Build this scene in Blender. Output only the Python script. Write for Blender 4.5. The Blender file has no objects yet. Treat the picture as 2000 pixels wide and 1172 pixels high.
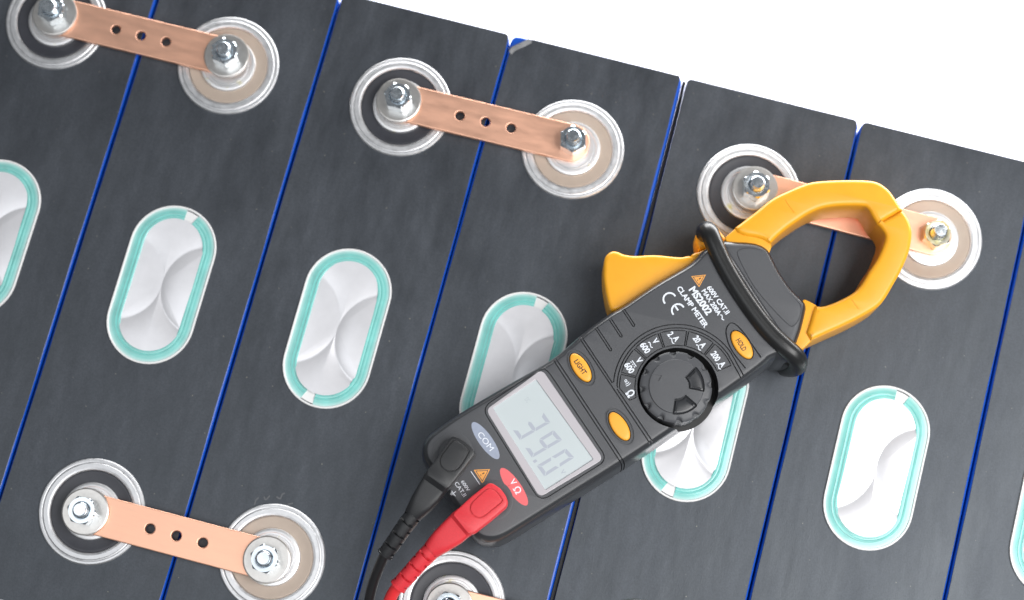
import bpy, bmesh, math, random
from mathutils import Vector, Matrix
from mathutils.geometry import tessellate_polygon
random.seed(7)
SC = bpy.context.scene
COL = SC.collection
MM = 0.001

# ------------------------------------------------------------------ camera
RC = ((0.96711034, 0.25424907, -0.00741568), (0.24790501, -0.94870236, -0.19623185), (-0.05692704, 0.18793946, -0.98052948))
CAM = Vector((105.4748, -109.5863, 717.8016))          # mm
FPX = 3608.554
cam = bpy.data.cameras.new('camera'); cam_o = bpy.data.objects.new('camera', cam); COL.objects.link(cam_o)
X, Yd, Zf = (Vector(r) for r in RC)
m = Matrix((X, -Yd, -Zf)).transposed().to_4x4(); m.translation = CAM * MM
cam_o.matrix_world = m
cam.sensor_fit = 'HORIZONTAL'; cam.sensor_width = 36.0; cam.lens = FPX * 36 / 2000
cam.clip_start = 0.01; cam.clip_end = 50
cam.dof.use_dof = True; cam.dof.focus_distance = 0.693; cam.dof.aperture_fstop = 6.3
SC.camera = cam_o

# ------------------------------------------------------------------ world, lamps, exposure
w = bpy.data.worlds.new('World'); SC.world = w; w.use_nodes = True
w.node_tree.nodes['Background'].inputs[0].default_value = (0.93, 0.96, 1.0, 1)
w.node_tree.nodes['Background'].inputs[1].default_value = 0.17
def area(name, loc, target, sx, sy, power, col=(1, 1, 1)):
    l = bpy.data.lights.new(name, 'AREA'); l.shape = 'RECTANGLE'; l.size = sx; l.size_y = sy
    l.energy = power; l.color = col
    o = bpy.data.objects.new(name, l); COL.objects.link(o)
    o.location = Vector(loc) * MM
    o.rotation_euler = (Vector(target) - Vector(loc)).to_track_quat('-Z', 'Y').to_euler()
    return o
area('softbox_lamp', (560, -110, 740), (150, 0, 0), 0.70, 0.60, 10.2, (1.0, 0.99, 0.98))
area('fill_lamp', (-160, -240, 900), (20, -20, 0), 0.9, 0.5, 2.2, (0.95, 0.975, 1.0))
area('added_backdrop_lamp', (150, 470, -40), (120, 230, -200), 0.9, 0.25, 12.0)  # added unseen lamp, washes the tabletop out to white
SC.view_settings.view_transform = 'Standard'; SC.view_settings.look = 'None'
SC.view_settings.exposure = 0.0; SC.view_settings.gamma = 1.0
try:
    SC.cycles.max_bounces = 8; SC.cycles.use_denoising = True
except Exception: pass

# ------------------------------------------------------------------ helpers
def P(px, py, z=0.0):
    """point (mm) on the horizontal plane z that the photograph shows at pixel px, py"""
    d = X * ((px - 1000) / FPX) + Yd * ((py - 586) / FPX) + Zf
    return CAM + d * ((z - CAM.z) / d.z)
def Zm(ox, oy, s):
    """map coordinates read in an enlarged crop back to photograph pixels"""
    return lambda x, y: (ox + x / s, oy + y / s)
def pts(zm, z, lst): return [P(*zm(*q), z) for q in lst]
Z1 = Zm(1150, 320, 3.077); Z2 = Zm(1050, 500, 3.636); Z3 = Zm(780, 700, 3.636); Z4 = Zm(690, 820, 3.33)
RA = Zm(800, 820, 8.37); RB = Zm(1320, 400, 6.51); RCc = Zm(1420, 560, 5.86); RD = Zm(1160, 470, 7.323); RE = Zm(900, 960, 6.667)
TA = Zm(930, 700, 7.326); TB = Zm(970, 780, 5.861); TC = Zm(1260, 520, 8.372); TD = Zm(1190, 620, 6.512); TE = Zm(1090, 660, 5.329)
TF = Zm(900, 810, 6.169); TG = Zm(1240, 670, 6.511)
ID = lambda x, y: (x, y)

def finish(me, mat, ang=32):
    me.materials.clear(); me.materials.append(mat)
    for p in me.polygons: p.use_smooth = abs(p.normal.z) < 0.99999
    me.set_sharp_from_angle(angle=math.radians(ang))
def mk(name, V, F, mat, ang=32, scale=True):
    me = bpy.data.meshes.new(name)
    s = MM if scale else 1
    me.from_pydata([(v[0] * s, v[1] * s, v[2] * s) for v in V], [], F)
    bm = bmesh.new(); bm.from_mesh(me); bmesh.ops.recalc_face_normals(bm, faces=bm.faces); bm.to_mesh(me); bm.free()
    finish(me, mat, ang)
    return me
def put(name, me, parent=None, base=(0, 0, 0), loc=(0, 0, 0), rz=0.0):
    """link a mesh; parent it; BASE is the world point (mm) of the parent whose frame the mesh's world coordinates undo"""
    o = bpy.data.objects.new(name, me); COL.objects.link(o)
    o.location = (Vector(loc) - Vector(base)) * MM; o.rotation_euler.z = rz
    if parent: o.parent = parent
    return o
def tag(o, label=None, cat=None, group=None, kind=None):
    for k, v in (('label', label), ('category', cat), ('group', group), ('kind', kind)):
        if v: o[k] = v
    return o
def empty(name, loc):
    o = bpy.data.objects.new(name, None); COL.objects.link(o); o.location = Vector(loc) * MM; o.empty_display_size = 0.01
    return o

def area2(p): return sum(p[i].x * p[(i + 1) % len(p)].y - p[(i + 1) % len(p)].x * p[i].y for i in range(len(p))) / 2
def smooth(p, n=6, closed=True):
    """Catmull-Rom through p"""
    out = []; N = len(p)
    for i in range(N if closed else N - 1):
        g = lambda k: p[k % N] if closed else p[min(max(k, 0), N - 1)]
        a, b, c, d = g(i - 1), g(i), g(i + 1), g(i + 2)
        for k in range(n):
            t = k / n
            out.append(0.5 * ((2 * b) + (c - a) * t + (2 * a - 5 * b + 4 * c - d) * t * t + (3 * b - a - 3 * c + d) * t ** 3))
    if not closed: out.append(p[-1].copy())
    return out
def ccw(p): return p if area2(p) > 0 else p[::-1]
def offset(p, d):
    N = len(p); out = []
    for i in range(N):
        e1 = (p[i] - p[i - 1]); e2 = (p[(i + 1) % N] - p[i])
        n1 = Vector((e1.y, -e1.x)); n2 = Vector((e2.y, -e2.x))
        n1 = n1.normalized() if n1.length > 1e-9 else n2.normalized()
        n2 = n2.normalized() if n2.length > 1e-9 else n1
        n = n1 + n2
        n = n.normalized() if n.length > 1e-6 else n1
        k = max(0.5, n.dot(n1))
        out.append(Vector((p[i].x + n.x * d / k, p[i].y + n.y * d / k)))
    return out
def flat(p): return [Vector((q[0], q[1])) for q in p]
def prism(outline, levels):
    """closed solid: OUTLINE (mm, 2D) swept through LEVELS [(z, outset)] from bottom to top"""
    o = ccw(flat(outline)); N = len(o); V = []; F = []
    for z, d in levels: V += [(q.x, q.y, z) for q in offset(o, d)]
    for l in range(len(levels) - 1):
        for i in range(N):
            j = (i + 1) % N; F.append((l * N + i, l * N + j, (l + 1) * N + j, (l + 1) * N + i))
    for l in (0, len(levels) - 1):
        cap = V[l * N:(l + 1) * N]
        ts = tessellate_polygon([[Vector((q[0], q[1], 0)) for q in cap]])
        F += [tuple(l * N + i for i in t) for t in ts]
    return V, F
def bev(z0, z1, b, bb=None):
    """levels of a block with edges rounded by b at the top, bb at the bottom"""
    bb = b if bb is None else bb
    L = []
    for k in range(4): a = math.pi / 2 * k / 3; L.append((z0 + bb * (1 - math.sin(a)), -bb * (1 - math.cos(a))) )
    lo = sorted(((z0 + bb * (1 - math.cos(t)), -bb * (1 - math.sin(t))) for t in (0, .5, 1.0, math.pi / 2)), key=lambda q: q[0])
    hi = [(z1 - b * (1 - math.sin(t)), -b * (1 - math.cos(t))) for t in (0, .4, .8, 1.2, math.pi / 2)]
    return lo + hi
def lathe(prof, n=64, cap=True, closed=False):
    V = []; F = []; K = len(prof)
    for i in range(n):
        a = 2 * math.pi * i / n
        for r, z in prof: V.append((r * math.cos(a), r * math.sin(a), z))
    for i in range(n):
        j = (i + 1) % n
        for k in range(K if closed else K - 1):
            k2 = (k + 1) % K
            F.append((i * K + k, j * K + k, j * K + k2, i * K + k2))
    if cap and not closed:
        F.append(tuple(i * K + K - 1 for i in range(n))); F.append(tuple(i * K for i in range(n))[::-1])
    return V, F
def sweep(path, sec, frames=None, closed=False):
    """sweep section points (a, b) along a 3D path; frames gives (side, up) per point"""
    N = len(path); K = len(sec); V = []; F = []
    for i in range(N):
        if frames: s, u = frames[i]
        else:
            t = (path[(i + 1) % N if closed else min(i + 1, N - 1)] - path[i - 1 if (closed or i) else 0]).normalized()
            u = Vector((0, 0, 1)) if abs(t.z) < 0.95 else Vector((-t.x, -t.y, 0)).normalized()
            s = t.cross(u).normalized(); u = s.cross(t).normalized()
        for a, b in sec: V.append(path[i] + s * a + u * b)
    for i in range(N if closed else N - 1):
        j = (i + 1) % N
        for k in range(K):
            k2 = (k + 1) % K; F.append((i * K + k, j * K + k, j * K + k2, i * K + k2))
    if not closed:
        F.append(tuple(range(K))); F.append(tuple((N - 1) * K + k for k in range(K))[::-1])
    return V, F
def join(*parts):
    V = []; F = []
    for v, f in parts:
        n = len(V); V += list(v); F += [tuple(i + n for i in q) for q in f]
    return V, F
def tube(path, radii, n=20):
    N = len(path); V = []; F = []; u = None
    for i in range(N):
        t = (path[min(i + 1, N - 1)] - path[max(i - 1, 0)]).normalized()
        if u is None: u = Vector((0, 0, 1)) if abs(t.z) < 0.9 else Vector((1, 0, 0))
        u = (u - t * u.dot(t)).normalized(); s = t.cross(u)
        for k in range(n):
            a = 2 * math.pi * k / n; V.append(path[i] + (s * math.cos(a) + u * math.sin(a)) * radii[i])
    for i in range(N - 1):
        for k in range(n):
            k2 = (k + 1) % n; F.append((i * n + k, i * n + k2, (i + 1) * n + k2, (i + 1) * n + k))
    F.append(tuple(range(n))[::-1]); F.append(tuple((N - 1) * n + k for k in range(n)))
    return V, F
def raw(V, F):
    me = bpy.data.meshes.new('raw'); me.from_pydata([tuple(v) for v in V], [], F)
    bm = bmesh.new(); bm.from_mesh(me); bmesh.ops.recalc_face_normals(bm, faces=bm.faces); bm.to_mesh(me); bm.free()
    return me
def cut(base, cutters, mat, name, ang=32):
    """boolean difference in mm; returns a finished mesh in metres"""
    a = bpy.data.objects.new('tmp_solid', raw(*base)); COL.objects.link(a); tmp = [a]
    for c in cutters:
        b = bpy.data.objects.new('tmp_cut', raw(*c)); COL.objects.link(b); tmp.append(b)
        md = a.modifiers.new('cut', 'BOOLEAN'); md.operation = 'DIFFERENCE'; md.object = b; md.solver = 'EXACT'
    dg = bpy.context.evaluated_depsgraph_get(); dg.update()
    me = bpy.data.meshes.new_from_object(a.evaluated_get(dg)); me.name = name
    for o in tmp: bpy.data.objects.remove(o)
    me.transform(Matrix.Scale(MM, 4)); finish(me, mat, ang)
    return me
def fill2d(loops, mat, name, z=0.0):
    """flat sheet from closed 2D loops (mm), inner loops are holes"""
    c = bpy.data.curves.new('tmp', 'CURVE'); c.dimensions = '2D'; c.fill_mode = 'BOTH'
    for lp in loops:
        s = c.splines.new('POLY'); s.points.add(len(lp) - 1); s.use_cyclic_u = True
        for q, v in zip(s.points, lp): q.co = (v[0], v[1], 0, 1)
    o = bpy.data.objects.new('tmp', c); COL.objects.link(o)
    dg = bpy.context.evaluated_depsgraph_get(); dg.update()
    me = bpy.data.meshes.new_from_object(o.evaluated_get(dg)); bpy.data.objects.remove(o); me.name = name
    for v in me.vertices: v.co.z = z
    me.transform(Matrix.Scale(MM, 4)); finish(me, mat)
    return me
def plate2d(loops, mat, name, z0, z1, b=0.2, ang=32, res=2):
    """plate with holes and rounded edges, from 2D loops"""
    c = bpy.data.curves.new('tmp', 'CURVE'); c.dimensions = '2D'; c.fill_mode = 'BOTH'
    for lp in loops:
        s = c.splines.new('POLY'); s.points.add(len(lp) - 1); s.use_cyclic_u = True
        for q, v in zip(s.points, lp): q.co = (v[0], v[1], 0, 1)
    c.extrude = (z1 - z0) / 2 - b; c.bevel_depth = b; c.bevel_resolution = res; c.offset = -b
    o = bpy.data.objects.new('tmp', c); COL.objects.link(o)
    dg = bpy.context.evaluated_depsgraph_get(); dg.update()
    me = bpy.data.meshes.new_from_object(o.evaluated_get(dg)); bpy.data.objects.remove(o); me.name = name
    for v in me.vertices: v.co.z += (z0 + z1) / 2
    me.transform(Matrix.Scale(MM, 4)); finish(me, mat, ang)
    return me
def circle(cx, cy, r, n=48, a0=0.0): return [Vector((cx + r * math.cos(a0 + 2 * math.pi * i / n), cy + r * math.sin(a0 + 2 * math.pi * i / n))) for i in range(n)]
def roundpoly(p, r, n=5):
    """round the corners of a polygon"""
    p = flat(p); N = len(p); out = []
    for i in range(N):
        a, b, c = p[i - 1], p[i], p[(i + 1) % N]; rr = min(r, (a - b).length * .45, (c - b).length * .45)
        s = b + (a - b).normalized() * rr; e = b + (c - b).normalized() * rr
        for k in range(n + 1):
            t = k / n; out.append(s * (1 - t) ** 2 + b * 2 * t * (1 - t) + e * t * t)
    return out

# ------------------------------------------------------------------ materials
def mat(name, col, rough=0.5, metal=0.0, coat=0.0, var=0.0, vscale=400, bump=0.0, bscale=3000, stretch=(1, 1, 1), spec=0.5, sub=0.0,
        rvar=0.0, col2=None, ramp=None, vrand=True, detail=4.0):
    m = bpy.data.materials.new(name); m.use_nodes = True; nt = m.node_tree; b = nt.nodes['Principled BSDF']
    b.inputs['Base Color'].default_value = (*col, 1); b.inputs['Roughness'].default_value = rough; b.inputs['Metallic'].default_value = metal
    b.inputs['Coat Weight'].default_value = coat; b.inputs['Coat Roughness'].default_value = 0.08; b.inputs['Specular IOR Level'].default_value = spec
    if sub: b.inputs['Subsurface Weight'].default_value = sub; b.inputs['Subsurface Radius'].default_value = (0.002, 0.002, 0.002); b.inputs['Subsurface Scale'].default_value = 1.0
    tc = nt.nodes.new('ShaderNodeTexCoord'); src = tc.outputs['Object']
    oi = nt.nodes.new('ShaderNodeObjectInfo'); ad = nt.nodes.new('ShaderNodeVectorMath'); ad.operation = 'ADD'
    nt.links.new(src, ad.inputs[0]); nt.links.new(oi.outputs['Location'], ad.inputs[1]); src = ad.outputs[0]
    mp = nt.nodes.new('ShaderNodeMapping'); mp.inputs['Scale'].default_value = stretch; nt.links.new(src, mp.inputs[0])
    if var or rvar or col2:
        nz = nt.nodes.new('ShaderNodeTexNoise'); nz.inputs['Scale'].default_value = vscale; nz.inputs['Detail'].default_value = detail; nz.inputs['Roughness'].default_value = 0.6
        nt.links.new(mp.outputs[0], nz.inputs['Vector'])
        if var or col2:
            mx = nt.nodes.new('ShaderNodeMix'); mx.data_type = 'RGBA'
            c2 = col2 or tuple(min(1, c * (1 + var)) for c in col)
            c1 = col if col2 else tuple(c * (1 - var) for c in col)
            mx.inputs['A'].default_value = (*c1, 1); mx.inputs['B'].default_value = (*c2, 1)
            cr = nt.nodes.new('ShaderNodeMapRange'); lo, hi = ramp or (0.3, 0.7)
            cr.inputs['From Min'].default_value = lo; cr.inputs['From Max'].default_value = hi
            nt.links.new(nz.outputs['Fac'], cr.inputs[0]); nt.links.new(cr.outputs[0], mx.inputs['Factor'])
            nt.links.new(mx.outputs['Result'], b.inputs['Base Color'])
        if rvar:
            mr = nt.nodes.new('ShaderNodeMapRange'); mr.inputs['From Min'].default_value = .3; mr.inputs['From Max'].default_value = .7
            mr.inputs['To Min'].default_value = rough - rvar; mr.inputs['To Max'].default_value = rough + rvar
            nt.links.new(nz.outputs['Fac'], mr.inputs[0]); nt.links.new(mr.outputs[0], b.inputs['Roughness'])
    if bump:
        n2 = nt.nodes.new('ShaderNodeTexNoise'); n2.inputs['Scale'].default_value = bscale; n2.inputs['Detail'].default_value = 3
        nt.links.new(mp.outputs[0], n2.inputs['Vector'])
        bp = nt.nodes.new('ShaderNodeBump'); bp.inputs['Strength'].default_value = bump; bp.inputs['Distance'].default_value = 0.0002
        nt.links.new(n2.outputs['Fac'], bp.inputs['Height']); nt.links.new(bp.outputs[0], b.inputs['Normal'])
    return m
M = {}
M['film'] = mat('black_film', (0.033, 0.0365, 0.044), 0.46, var=0.30, vscale=24, stretch=(2.0, 0.7, 1), bump=0.16, bscale=1100, rvar=0.10, detail=6, spec=0.75)
def film_details():
    nt = M['film'].node_tree; N = nt.nodes; b = N['Principled BSDF']; b.inputs['Specular Tint'].default_value = (.84, .92, 1, 1); tc = N.new('ShaderNodeTexCoord')
    old = b.inputs['Base Color'].links[0].from_socket
    g = N.new('ShaderNodeTexNoise'); g.inputs['Scale'].default_value = 1500; g.inputs['Detail'].default_value = 2
    nt.links.new(tc.outputs['Object'], g.inputs['Vector'])
    mr = N.new('ShaderNodeMapRange'); mr.inputs['From Min'].default_value = .3; mr.inputs['From Max'].default_value = .7; mr.inputs['To Min'].default_value = .80; mr.inputs['To Max'].default_value = 1.2
    nt.links.new(g.outputs['Fac'], mr.inputs[0])
    g2 = N.new('ShaderNodeTexNoise'); g2.inputs['Scale'].default_value = 130; g2.inputs['Detail'].default_value = 3; g2.inputs['Roughness'].default_value = .65; mq = N.new('ShaderNodeMapping'); mq.inputs['Scale'].default_value = (1.5, .5, 1); nt.links.new(tc.outputs['Object'], mq.inputs[0]); nt.links.new(mq.outputs[0], g2.inputs['Vector'])
    m2 = N.new('ShaderNodeMapRange'); m2.inputs['From Min'].default_value = .3; m2.inputs['From Max'].default_value = .7; m2.inputs['To Min'].default_value = .84; m2.inputs['To Max'].default_value = 1.18
    nt.links.new(g2.outputs['Fac'], m2.inputs[0])
    mm = N.new('ShaderNodeMath'); mm.operation = 'MULTIPLY'; nt.links.new(mr.outputs[0], mm.inputs[0]); nt.links.new(m2.outputs[0], mm.inputs[1]); mr = mm
    # slack film: long shallow waves over the fine grain
    bp = b.inputs['Normal'].links[0].from_node; wv = N.new('ShaderNodeTexNoise'); wv.inputs['Scale'].default_value = 60; wv.inputs['Detail'].default_value = 2
    mp = N.new('ShaderNodeMapping'); mp.inputs['Scale'].default_value = (1.6, .45, 1); nt.links.new(tc.outputs['Object'], mp.inputs[0]); nt.links.new(mp.outputs[0], wv.inputs['Vector'])
    b2 = N.new('ShaderNodeBump'); b2.inputs['Strength'].default_value = .35; b2.inputs['Distance'].default_value = .0006; nt.links.new(wv.outputs['Fac'], b2.inputs['Height'])
    nt.links.new(b2.outputs[0], bp.inputs['Normal'])
    mul = N.new('ShaderNodeVectorMath'); mul.operation = 'SCALE'; nt.links.new(old, mul.inputs[0]); nt.links.new(mr.outputs[0], mul.inputs['Scale'])
    oi = N.new('ShaderNodeObjectInfo'); ad = N.new('ShaderNodeVectorMath'); ad.operation = 'ADD'
    nt.links.new(tc.outputs['Object'], ad.inputs[0]); nt.links.new(oi.outputs['Location'], ad.inputs[1])
    v = N.new('ShaderNodeTexVoronoi'); v.voronoi_dimensions = '2D'; v.inputs['Scale'].default_value = 75; nt.links.new(ad.outputs[0], v.inputs['Vector'])
    d = N.new('ShaderNodeMapRange'); d.inputs['From Min'].default_value = .022; d.inputs['From Max'].default_value = .010; nt.links.new(v.outputs['Distance'], d.inputs[0])
    vr = N.new('ShaderNodeMapRange'); vr.inputs['From Min'].default_value = .45; vr.inputs['From Max'].default_value = .9; nt.links.new(v.outputs['Color'], vr.inputs[0])
    dm = N.new('ShaderNodeMath'); dm.operation = 'MULTIPLY'; nt.links.new(d.outputs[0], dm.inputs[0]); nt.links.new(vr.outputs[0], dm.inputs[1])
    mx = N.new('ShaderNodeMix'); mx.data_type = 'RGBA'; mx.inputs['B'].default_value = (.22, .21, .17, 1)
    nt.links.new(mul.outputs[0], mx.inputs['A']); nt.links.new(dm.outputs[0], mx.inputs['Factor']); nt.links.new(mx.outputs['Result'], b.inputs['Base Color'])
film_details()
M['blue'] = mat('blue_wrap', (0.005, 0.072, 0.44), 0.3, var=0.1, vscale=90)
M['alu'] = mat('aluminium', (0.69, 0.695, 0.71), 0.48, 1.0, var=0.08, vscale=420, bump=0.10, bscale=700, rvar=0.06)
M['post'] = mat('post_aluminium', (0.80, 0.80, 0.81), 0.44, 1.0, col2=(0.76, 0.70, 0.34), ramp=(0.62, 0.74), vscale=190, bump=0.06, bscale=800)
M['dark_ins'] = mat('dark_insulator', (0.036, 0.038, 0.047), 0.42, var=0.1, vscale=300)
M['beige_ins'] = mat('beige_insulator', (0.43, 0.352, 0.292), 0.48, var=0.03, vscale=300)
M['teal'] = mat('teal_seal', (0.155, 0.54, 0.50), 0.25, var=0.14, vscale=120, coat=0.3)
def teal_fade():
    nt = M['teal'].node_tree; N = nt.nodes; b = N['Principled BSDF']; old = b.inputs['Base Color'].links[0].from_socket
    a = N.new('ShaderNodeAttribute'); a.attribute_name = 'tint'
    mx = N.new('ShaderNodeMix'); mx.data_type = 'RGBA'; mx.inputs['B'].default_value = (.80, .84, .84, 1)
    nt.links.new(a.outputs['Fac'], mx.inputs['Factor']); nt.links.new(old, mx.inputs['A']); nt.links.new(mx.outputs['Result'], b.inputs['Base Color'])
teal_fade()
M['vent_rim'] = mat('vent_rim', (0.80, 0.80, 0.80), 0.35)
M['vent_plate'] = mat('vent_plate', (0.77, 0.77, 0.80), 0.34, 0.45, var=0.03, vscale=200)
M['copper'] = mat('copper', (0.95, 0.55, 0.39), 0.46, 1.0, var=0.06, vscale=180, bump=0.05, bscale=1800, rvar=0.05, stretch=(0.4, 1.6, 1))
M['washer'] = mat('washer_steel', (0.64, 0.62, 0.595), 0.36, 1.0, var=0.06, vscale=600, bump=0.05, bscale=1500)
M['zinc'] = mat('zinc_steel', (0.70, 0.76, 0.81), 0.24, 1.0, var=0.10, vscale=700, rvar=0.06)
M['zinc_yellow'] = mat('yellowed_zinc', (0.76, 0.75, 0.68), 0.28, 1.0, col2=(0.68, 0.60, 0.32), vscale=160, ramp=(0.42, 0.62))
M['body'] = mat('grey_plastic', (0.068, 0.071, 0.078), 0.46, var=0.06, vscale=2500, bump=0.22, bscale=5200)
M['body_side'] = mat('darkened_smooth_plastic', (0.030, 0.032, 0.036), 0.30, var=0.06, vscale=2500, bump=0.05, bscale=5200)  # same case plastic, glossier; the flanks' shade is put into the base colour
M['dark'] = mat('black_plastic', (0.012, 0.0125, 0.013), 0.34, bump=0.1, bscale=4000, var=0.1, vscale=2000)
M['well'] = mat('well_plastic', (0.010, 0.010, 0.011), 0.5)
M['yellow'] = mat('yellow_plastic', (0.82, 0.375, 0.018), 0.38, var=0.03, vscale=150, bump=0.08, bscale=3500, sub=0.0)
M['button'] = mat('button_rubber', (0.88, 0.39, 0.035), 0.45, bump=0.05, bscale=3000)
M['print_white'] = mat('white_print', (0.72, 0.76, 0.82), 0.5)
M['print_dark'] = mat('dark_print', (0.05, 0.03, 0.02), 0.5)
M['print_orange'] = mat('orange_print', (0.75, 0.34, 0.07), 0.5)
M['print_blue'] = mat('blue_print', (0.29, 0.33, 0.42), 0.45, var=0.05, vscale=900)
M['print_red'] = mat('red_print', (0.72, 0.13, 0.14), 0.45, col2=(0.40, 0.06, 0.05), vscale=700, ramp=(0.62, 0.78))
M['lcd'] = mat('lcd_glass', (0.51, 0.565, 0.58), 0.28, coat=0.3, var=0.02, vscale=60)
M['lcd_border'] = mat('lcd_border', (0.47, 0.45, 0.475), 0.3, coat=0.3)
M['segment'] = mat('lcd_segment', (0.38, 0.41, 0.47), 0.35)
M['ghost'] = mat('lcd_ghost', (0.42, 0.47, 0.50), 0.35)
M['red'] = mat('red_plastic', (0.64, 0.030, 0.042), 0.42, var=0.06, vscale=1500, bump=0.22, bscale=4200)
M['black'] = mat('lead_black', (0.017, 0.018, 0.020), 0.36, var=0.15, vscale=1500, bump=0.30, bscale=4200)
M['black_cable'] = mat('cable_black', (0.012, 0.012, 0.013), 0.30)
M['red_cable'] = mat('cable_red', (0.72, 0.03, 0.035), 0.34)
M['table'] = mat('white_table', (0.92, 0.92, 0.92), 0.6)
M['scuff'] = mat('chalk_scuff', (0.10, 0.105, 0.115), 0.6)
M['flap'] = mat('film_flap', (0.085, 0.09, 0.10), 0.35)

# ------------------------------------------------------------------ setting
tb = mk('tabletop', [(-2500, -2500, -200), (2500, -2500, -200), (2500, 2500, -200), (-2500, 2500, -200)], [(0, 1, 2, 3)], M['table'])
tag(put('tabletop', tb), kind='structure')

# ------------------------------------------------------------------ battery cells
HALF = 134.6
def stadium(r, s, n=24):
    p = []
    for k in range(n + 1): a = math.pi * k / n; p.append(Vector((r * math.cos(a), s + r * math.sin(a))))
    for k in range(n + 1): a = math.pi + math.pi * k / n; p.append(Vector((r * math.cos(a), -s + r * math.sin(a))))
    return p
def rect(x0, x1, y0, y1): return [Vector((x0, y0)), Vector((x1, y0)), Vector((x1, y1)), Vector((x0, y1))]
case_me = {}
def case_mesh(hw):
    if hw not in case_me:
        o = roundpoly(rect(-hw, hw, -HALF, HALF), 3.4, 6)
        case_me[hw] = mk('case', *prism(o, [(-200, -1), (-199, 0), (-1.0, 0), (-0.7, -0.1), (-0.3, -0.35), (-0.05, -0.8), (0, -1.2)]), M['blue'])
    return case_me[hw]
film_me = {}
def film_mesh(hw, peeled=False, wide=False, k=0):
    if k not in film_me:
        o = rect(-hw + 0.62, hw - 0.62, -HALF + 0.1, HALF - 0.1)
        if wide: o[0].x = o[3].x = -hw + .12
        if peeled: o[1].x = o[2].x = hw - 1.15
        if peeled: o = [o[0], o[1], o[2], Vector((-hw + 8.0, HALF - 0.1)), Vector((-hw + 0.75, HALF - 6.2))]
        o = roundpoly(o, 2.2 if not peeled else 1.2, 5); q = []
        rn = random.Random(k)
        ph = [rn.random() * 6 for _ in range(4)]
        for i in range(len(o)):
            a, b = o[i], o[(i + 1) % len(o)]; n = max(1, int((b - a).length / 6))
            for j in range(n): q.append(a.lerp(b, j / n))
        for v in q:
            if abs(v.y) < HALF - 4: v.x += (1 if v.x > 0 else -.6) * (.15 * math.sin(v.y / 17 + ph[0]) + .09 * math.sin(v.y / 6.3 + ph[1]) + .10 * math.sin(v.y / 48 + ph[2]))
        o = q
        film_me[k] = mk('top_film', *prism(o, [(-0.6, -0.6), (-0.1, -0.1), (0.12, 0), (0.2, -0.1)]), M['film'])
    return film_me[k]
VR, VS = 17.3, 15.2
rim_v = mk('vent', *sweep([Vector((q.x, q.y, 0)) for q in stadium(17.0, VS)], [(-.4, .1), (-.4, .8), (-.2, 1.0), (.25, 1.0), (.4, .8), (.4, .1)], closed=True,
           frames=None), M['vent_rim'])
def seal_mesh(sgn):
    """teal double-ridged seal with a short white break at one end"""
    path = [Vector((q.x, q.y, 0)) for q in stadium(14.3, VS, 40)]
    gap = [i for i, q in enumerate(path) if abs(q.x - 3.0 * sgn) < 1.55 and q.y * sgn > 0]
    path = path[gap[-1] + 1:] + path[:gap[0]]
    sec = [(-2.35, .15), (-2.35, .66), (-2.1, .82), (-1.5, .82), (-1.3, .58), (-.9, .52), (-.7, .7), (-.1, .74), (.1, .56), (.6, .50), (1.8, .44), (2.45, .36), (2.45, .15)]
    me = mk('seal', *sweep(path, sec), M['teal'])
    at = me.color_attributes.new('tint', 'FLOAT_COLOR', 'POINT'); K = len(sec)
    fade = [0, 0, .05, .1, .25, .0, .05, .1, .15, .05, .35, .75, .8]
    for i in range(len(me.vertices)): f = fade[i % K]; at.data[i].color = (f, f, f, 1)
    return me
seals = {1: seal_mesh(1), -1: seal_mesh(-1)}
def vent_plate(seed):
    rn = random.Random(seed); V = []; F = []; n = 112; K = 44; Rr = 18.6 + rn.uniform(-1.2, 1.6); Rl = 18.6 + rn.uniform(-1.2, 1.6)
    ks = [1.75 * rn.uniform(.75, 1.25), 1.0 * rn.uniform(.6, 1.0), 1.5 * rn.uniform(.8, 1.2)]; dec = rn.uniform(3.6, 5.0); sy = rn.uniform(-1.5, 1.5)
    st = stadium(12.3, VS, n // 2 - 1); n = len(st)
    def h(x, y):
        d1 = math.hypot(x - Rr, y - sy) - Rr; d2 = math.hypot(x + Rl, y + sy * .5) - Rl
        if d1 < 0: d = -d1; k = ks[0]
        elif d2 < 0: d = -d2; k = ks[1]
        else: d = min(d1, d2); k = ks[2]
        if d1 >= 0 and y > -9: k *= 1 - .55 * min(1, (y + 9) / 12)
        if d2 < 0 and d1 >= 0: k *= max(0.12, min(1, (7 - y) / 12))
        return 0.27 + k * (1 - math.exp(-d / dec))
    for k in range(1, K + 1):
        f = k / K
        for q in st:
            x, y = q.x * f, q.y * f
            V.append((x, y, h(x, y) * (1 if f < .96 else 1) ))
    V.append((0, 0, h(0, 0))); c = len(V) - 1
    for k in range(K - 1):
        for i in range(n):
            j = (i + 1) % n; F.append((k * n + i, k * n + j, (k + 1) * n + j, (k + 1) * n + i))
    for i in range(n): F.append((c, i, (i + 1) % n))
    return mk('vent_film', V, F, M['vent_plate'], 60)
plate_me = [vent_plate(i + 3) for i in range(7)]
gapfill = mk('vent_tray', *prism(stadium(16.2, VS), [(0.02, 0), (0.22, 0)]), M['vent_rim'])
rim_t = mk('terminal', *lathe([(15.9, 0.05), (15.9, .7), (16.3, 1.15), (17.0, 1.35), (18.5, 1.35), (18.8, 1.1), (19.1, 1.0), (19.5, 1.1), (20.2, 1.05), (20.6, .7), (20.7, .05)], 96, closed=True), M['alu'], 14)
ins = lathe([(9.5, .05), (9.5, .75), (14.6, .75), (15.2, .95), (15.6, .9), (16.0, .4), (16.0, .05)], 96, closed=True)
ins_me = {'dark': mk('insulator', *ins, M['dark_ins']), 'beige': mk('insulator', *ins, M['beige_ins'])}
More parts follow.
